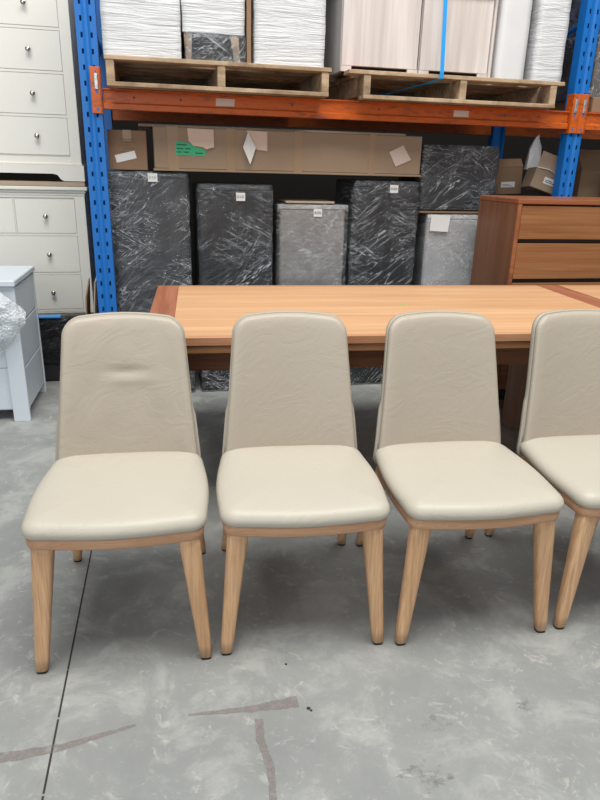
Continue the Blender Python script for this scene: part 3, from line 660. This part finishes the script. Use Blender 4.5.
def back_outline(inset=0.0, wing=0.0, top=.899):
    """closed outline (x,z) of the back: tapering sides, rounded top corners, slight crown"""
    side = []; zb = .435; rc = .058
    for i in range(16):
        z = zb+(top-rc-zb)*i/15; x = halfw((z-.435)/.458)
        if wing: x += wing/(1+math.exp((z-.605)/.006))
        side.append((x, z))
    xe = halfw((top-rc-.435)/.458)
    for i in range(1, 9):
        a_ = i/8*math.pi/2; side.append((xe-rc+rc*math.cos(a_)-.003*i/8, top-rc+rc*math.sin(a_)))
    xt = side[-1][0]
    for i in range(1, 10): x = xt*(1-i/10); side.append((x, top+.007*(1-(x/xt)**2)))
    full = side+[(0, top+.007)]+[(-x, z) for x, z in side[::-1]]
    x0 = side[0][0]; rb = .03; arc = [(x0-rb+rb*math.sin(a_), zb-.004-rb*(1-math.cos(a_))*0-rb*math.cos(a_)+rb*0) for a_ in [math.pi/2*i/5 for i in range(5)]]
    bot = [(x, z) for x, z in arc]; nb = 8
    full += [(-x, z) for x, z in bot[::-1]]+[(-(x0-rb)+2*(x0-rb)*i/nb, zb-.004-rb) for i in range(1, nb)]+bot
    P = [Vector(p) for p in full]; n_ = len(P); out = []
    for i, p in enumerate(P):
        tn = (P[(i+1) % n_]-P[i-1]).normalized(); out.append(p+Vector((-tn.y, tn.x))*inset)
    return out
def back_y(x, z):
    t_ = max(0, min(1.05, (z-.435)/.458)); hw = halfw(t_); return .425+.083*t_**1.25-(.046-.022*t_)*min(abs(x)/hw, 1.1)**2.1
def bulge(x, z):
    hw = halfw(max(0, (z-.435)/.458)); return .006*max(0, 1-(abs(x)/hw)**3)*max(0, 1-(abs(z-.66)/.25)**3)
def back_loft(spec, wing=0.0, inner=None, grow=0.0, dent=False, sign=-1):
    """spec: (inset, y offset) from the far rim to the face, then shrinking rings to the middle"""
    rings = []
    def dy(x, z):
        if not dent: return 0
        zz = z-.735; return .0075*math.exp(-((x-.005)/.055)**2-(zz/.012)**2)-.004*math.exp(-((x-.005)/.07)**2-((zz+.024)/.016)**2)+.003*noise.noise(Vector((x*14, z*9, 2)))
    for ins, yo in spec: rings.append([(p.x, back_y(p.x, p.y)+yo, p.y) for p in back_outline(ins-grow, wing)])
    last = back_outline(spec[-1][0]-grow, wing); yo = spec[-1][1]; c = Vector((0, .66))
    for k_ in range(1, 21):
        s_ = 1-k_/21
        rings.append([((p.x-c.x)*s_+c.x, back_y((p.x-c.x)*s_+c.x, (p.y-c.y)*s_+c.y)+yo+sign*bulge((p.x-c.x)*s_+c.x, (p.y-c.y)*s_+c.y)+dy((p.x-c.x)*s_+c.x, (p.y-c.y)*s_+c.y), (p.y-c.y)*s_+c.y) for p in last])
    return loft(bmesh.new(), rings)
PAD = [(.012, .024), (.002, .0235), (-.0005, .018), (.0, .010), (.004, .0035), (.011, -.001), (.022, -.003)]
SHELL = [(.008, .0255), (.0, .027), (-.002, .033), (.0, .044), (.010, .053), (.03, .058)]
def make_chair(label, dent=False):
    t = thing('dining_chair', label, 'chair', (0, 0, 0), 0, 'cream leather dining chairs in a row')
    obj('seat_cushion', seat_bm(), M['seat'], t, True)
    obj('seat_frame', frame_bm(), M['oakx'], t, True)
    for s in (-1, 1):
        l = obj('leg', leg_bm((s*.190, .022, .414), (s*.229, -.002, .009), (.062, .052), (.037, .033)), M['oak'], t, True)
        obj('foot_glide', leg_bm((s*.229, -.002, .009), (s*.229, -.002, 0), (.032, .029), (.030, .027)), M['glide'], l)
        l = obj('leg', leg_bm((s*.180, .420, .414), (s*.222, .545, .008), (.052, .055), (.032, .033)), M['oak'], t, True)
        obj('foot_glide', leg_bm((s*.222, .545, .008), (s*.222, .545, 0), (.028, .028), (.026, .026)), M['glide'], l)
    bk = obj('backrest', back_loft(PAD, dent=dent), M['back'], t, True)
    obj('back_shell', back_loft(SHELL, wing=.0065, grow=.0015, sign=1), M['shell'], t, True)
    path = [(p.x, back_y(p.x, p.y)+.0245, p.y) for p in back_outline(-.0005)][:-18]
    pb = bmesh.new(); tube(pb, path, .0028, 6); obj('piping', pb, M['pipe'], bk, True)
    return t
def copy_chair(src, label):
    r = src.copy(); C.objects.link(r); r['label'] = label
    for ch in list(src.children):
        c = ch.copy(); C.objects.link(c); c.parent = r
        for g_ in list(ch.children):
            d = g_.copy(); C.objects.link(d); d.parent = c
    return r
ca = make_chair('leftmost cream leather dining chair, crease across its backrest', True); ca.location = (-.481, 1.487, 0); ca.rotation_euler = (0, 0, R(9.2))
cb = make_chair('second cream leather dining chair from the left'); cb.location = (.029, 1.574, 0); cb.rotation_euler = (0, 0, R(7.8))
cc = copy_chair(cb, 'third cream leather dining chair from the left, red banded table behind'); cc.location = (.551, 1.642, 0); cc.rotation_euler = (0, 0, R(9.4))
ce = copy_chair(cb, 'rightmost cream leather dining chair, cut off by the frame edge'); ce.location = (1.070, 1.735, 0); ce.rotation_euler = (0, 0, R(9.2))
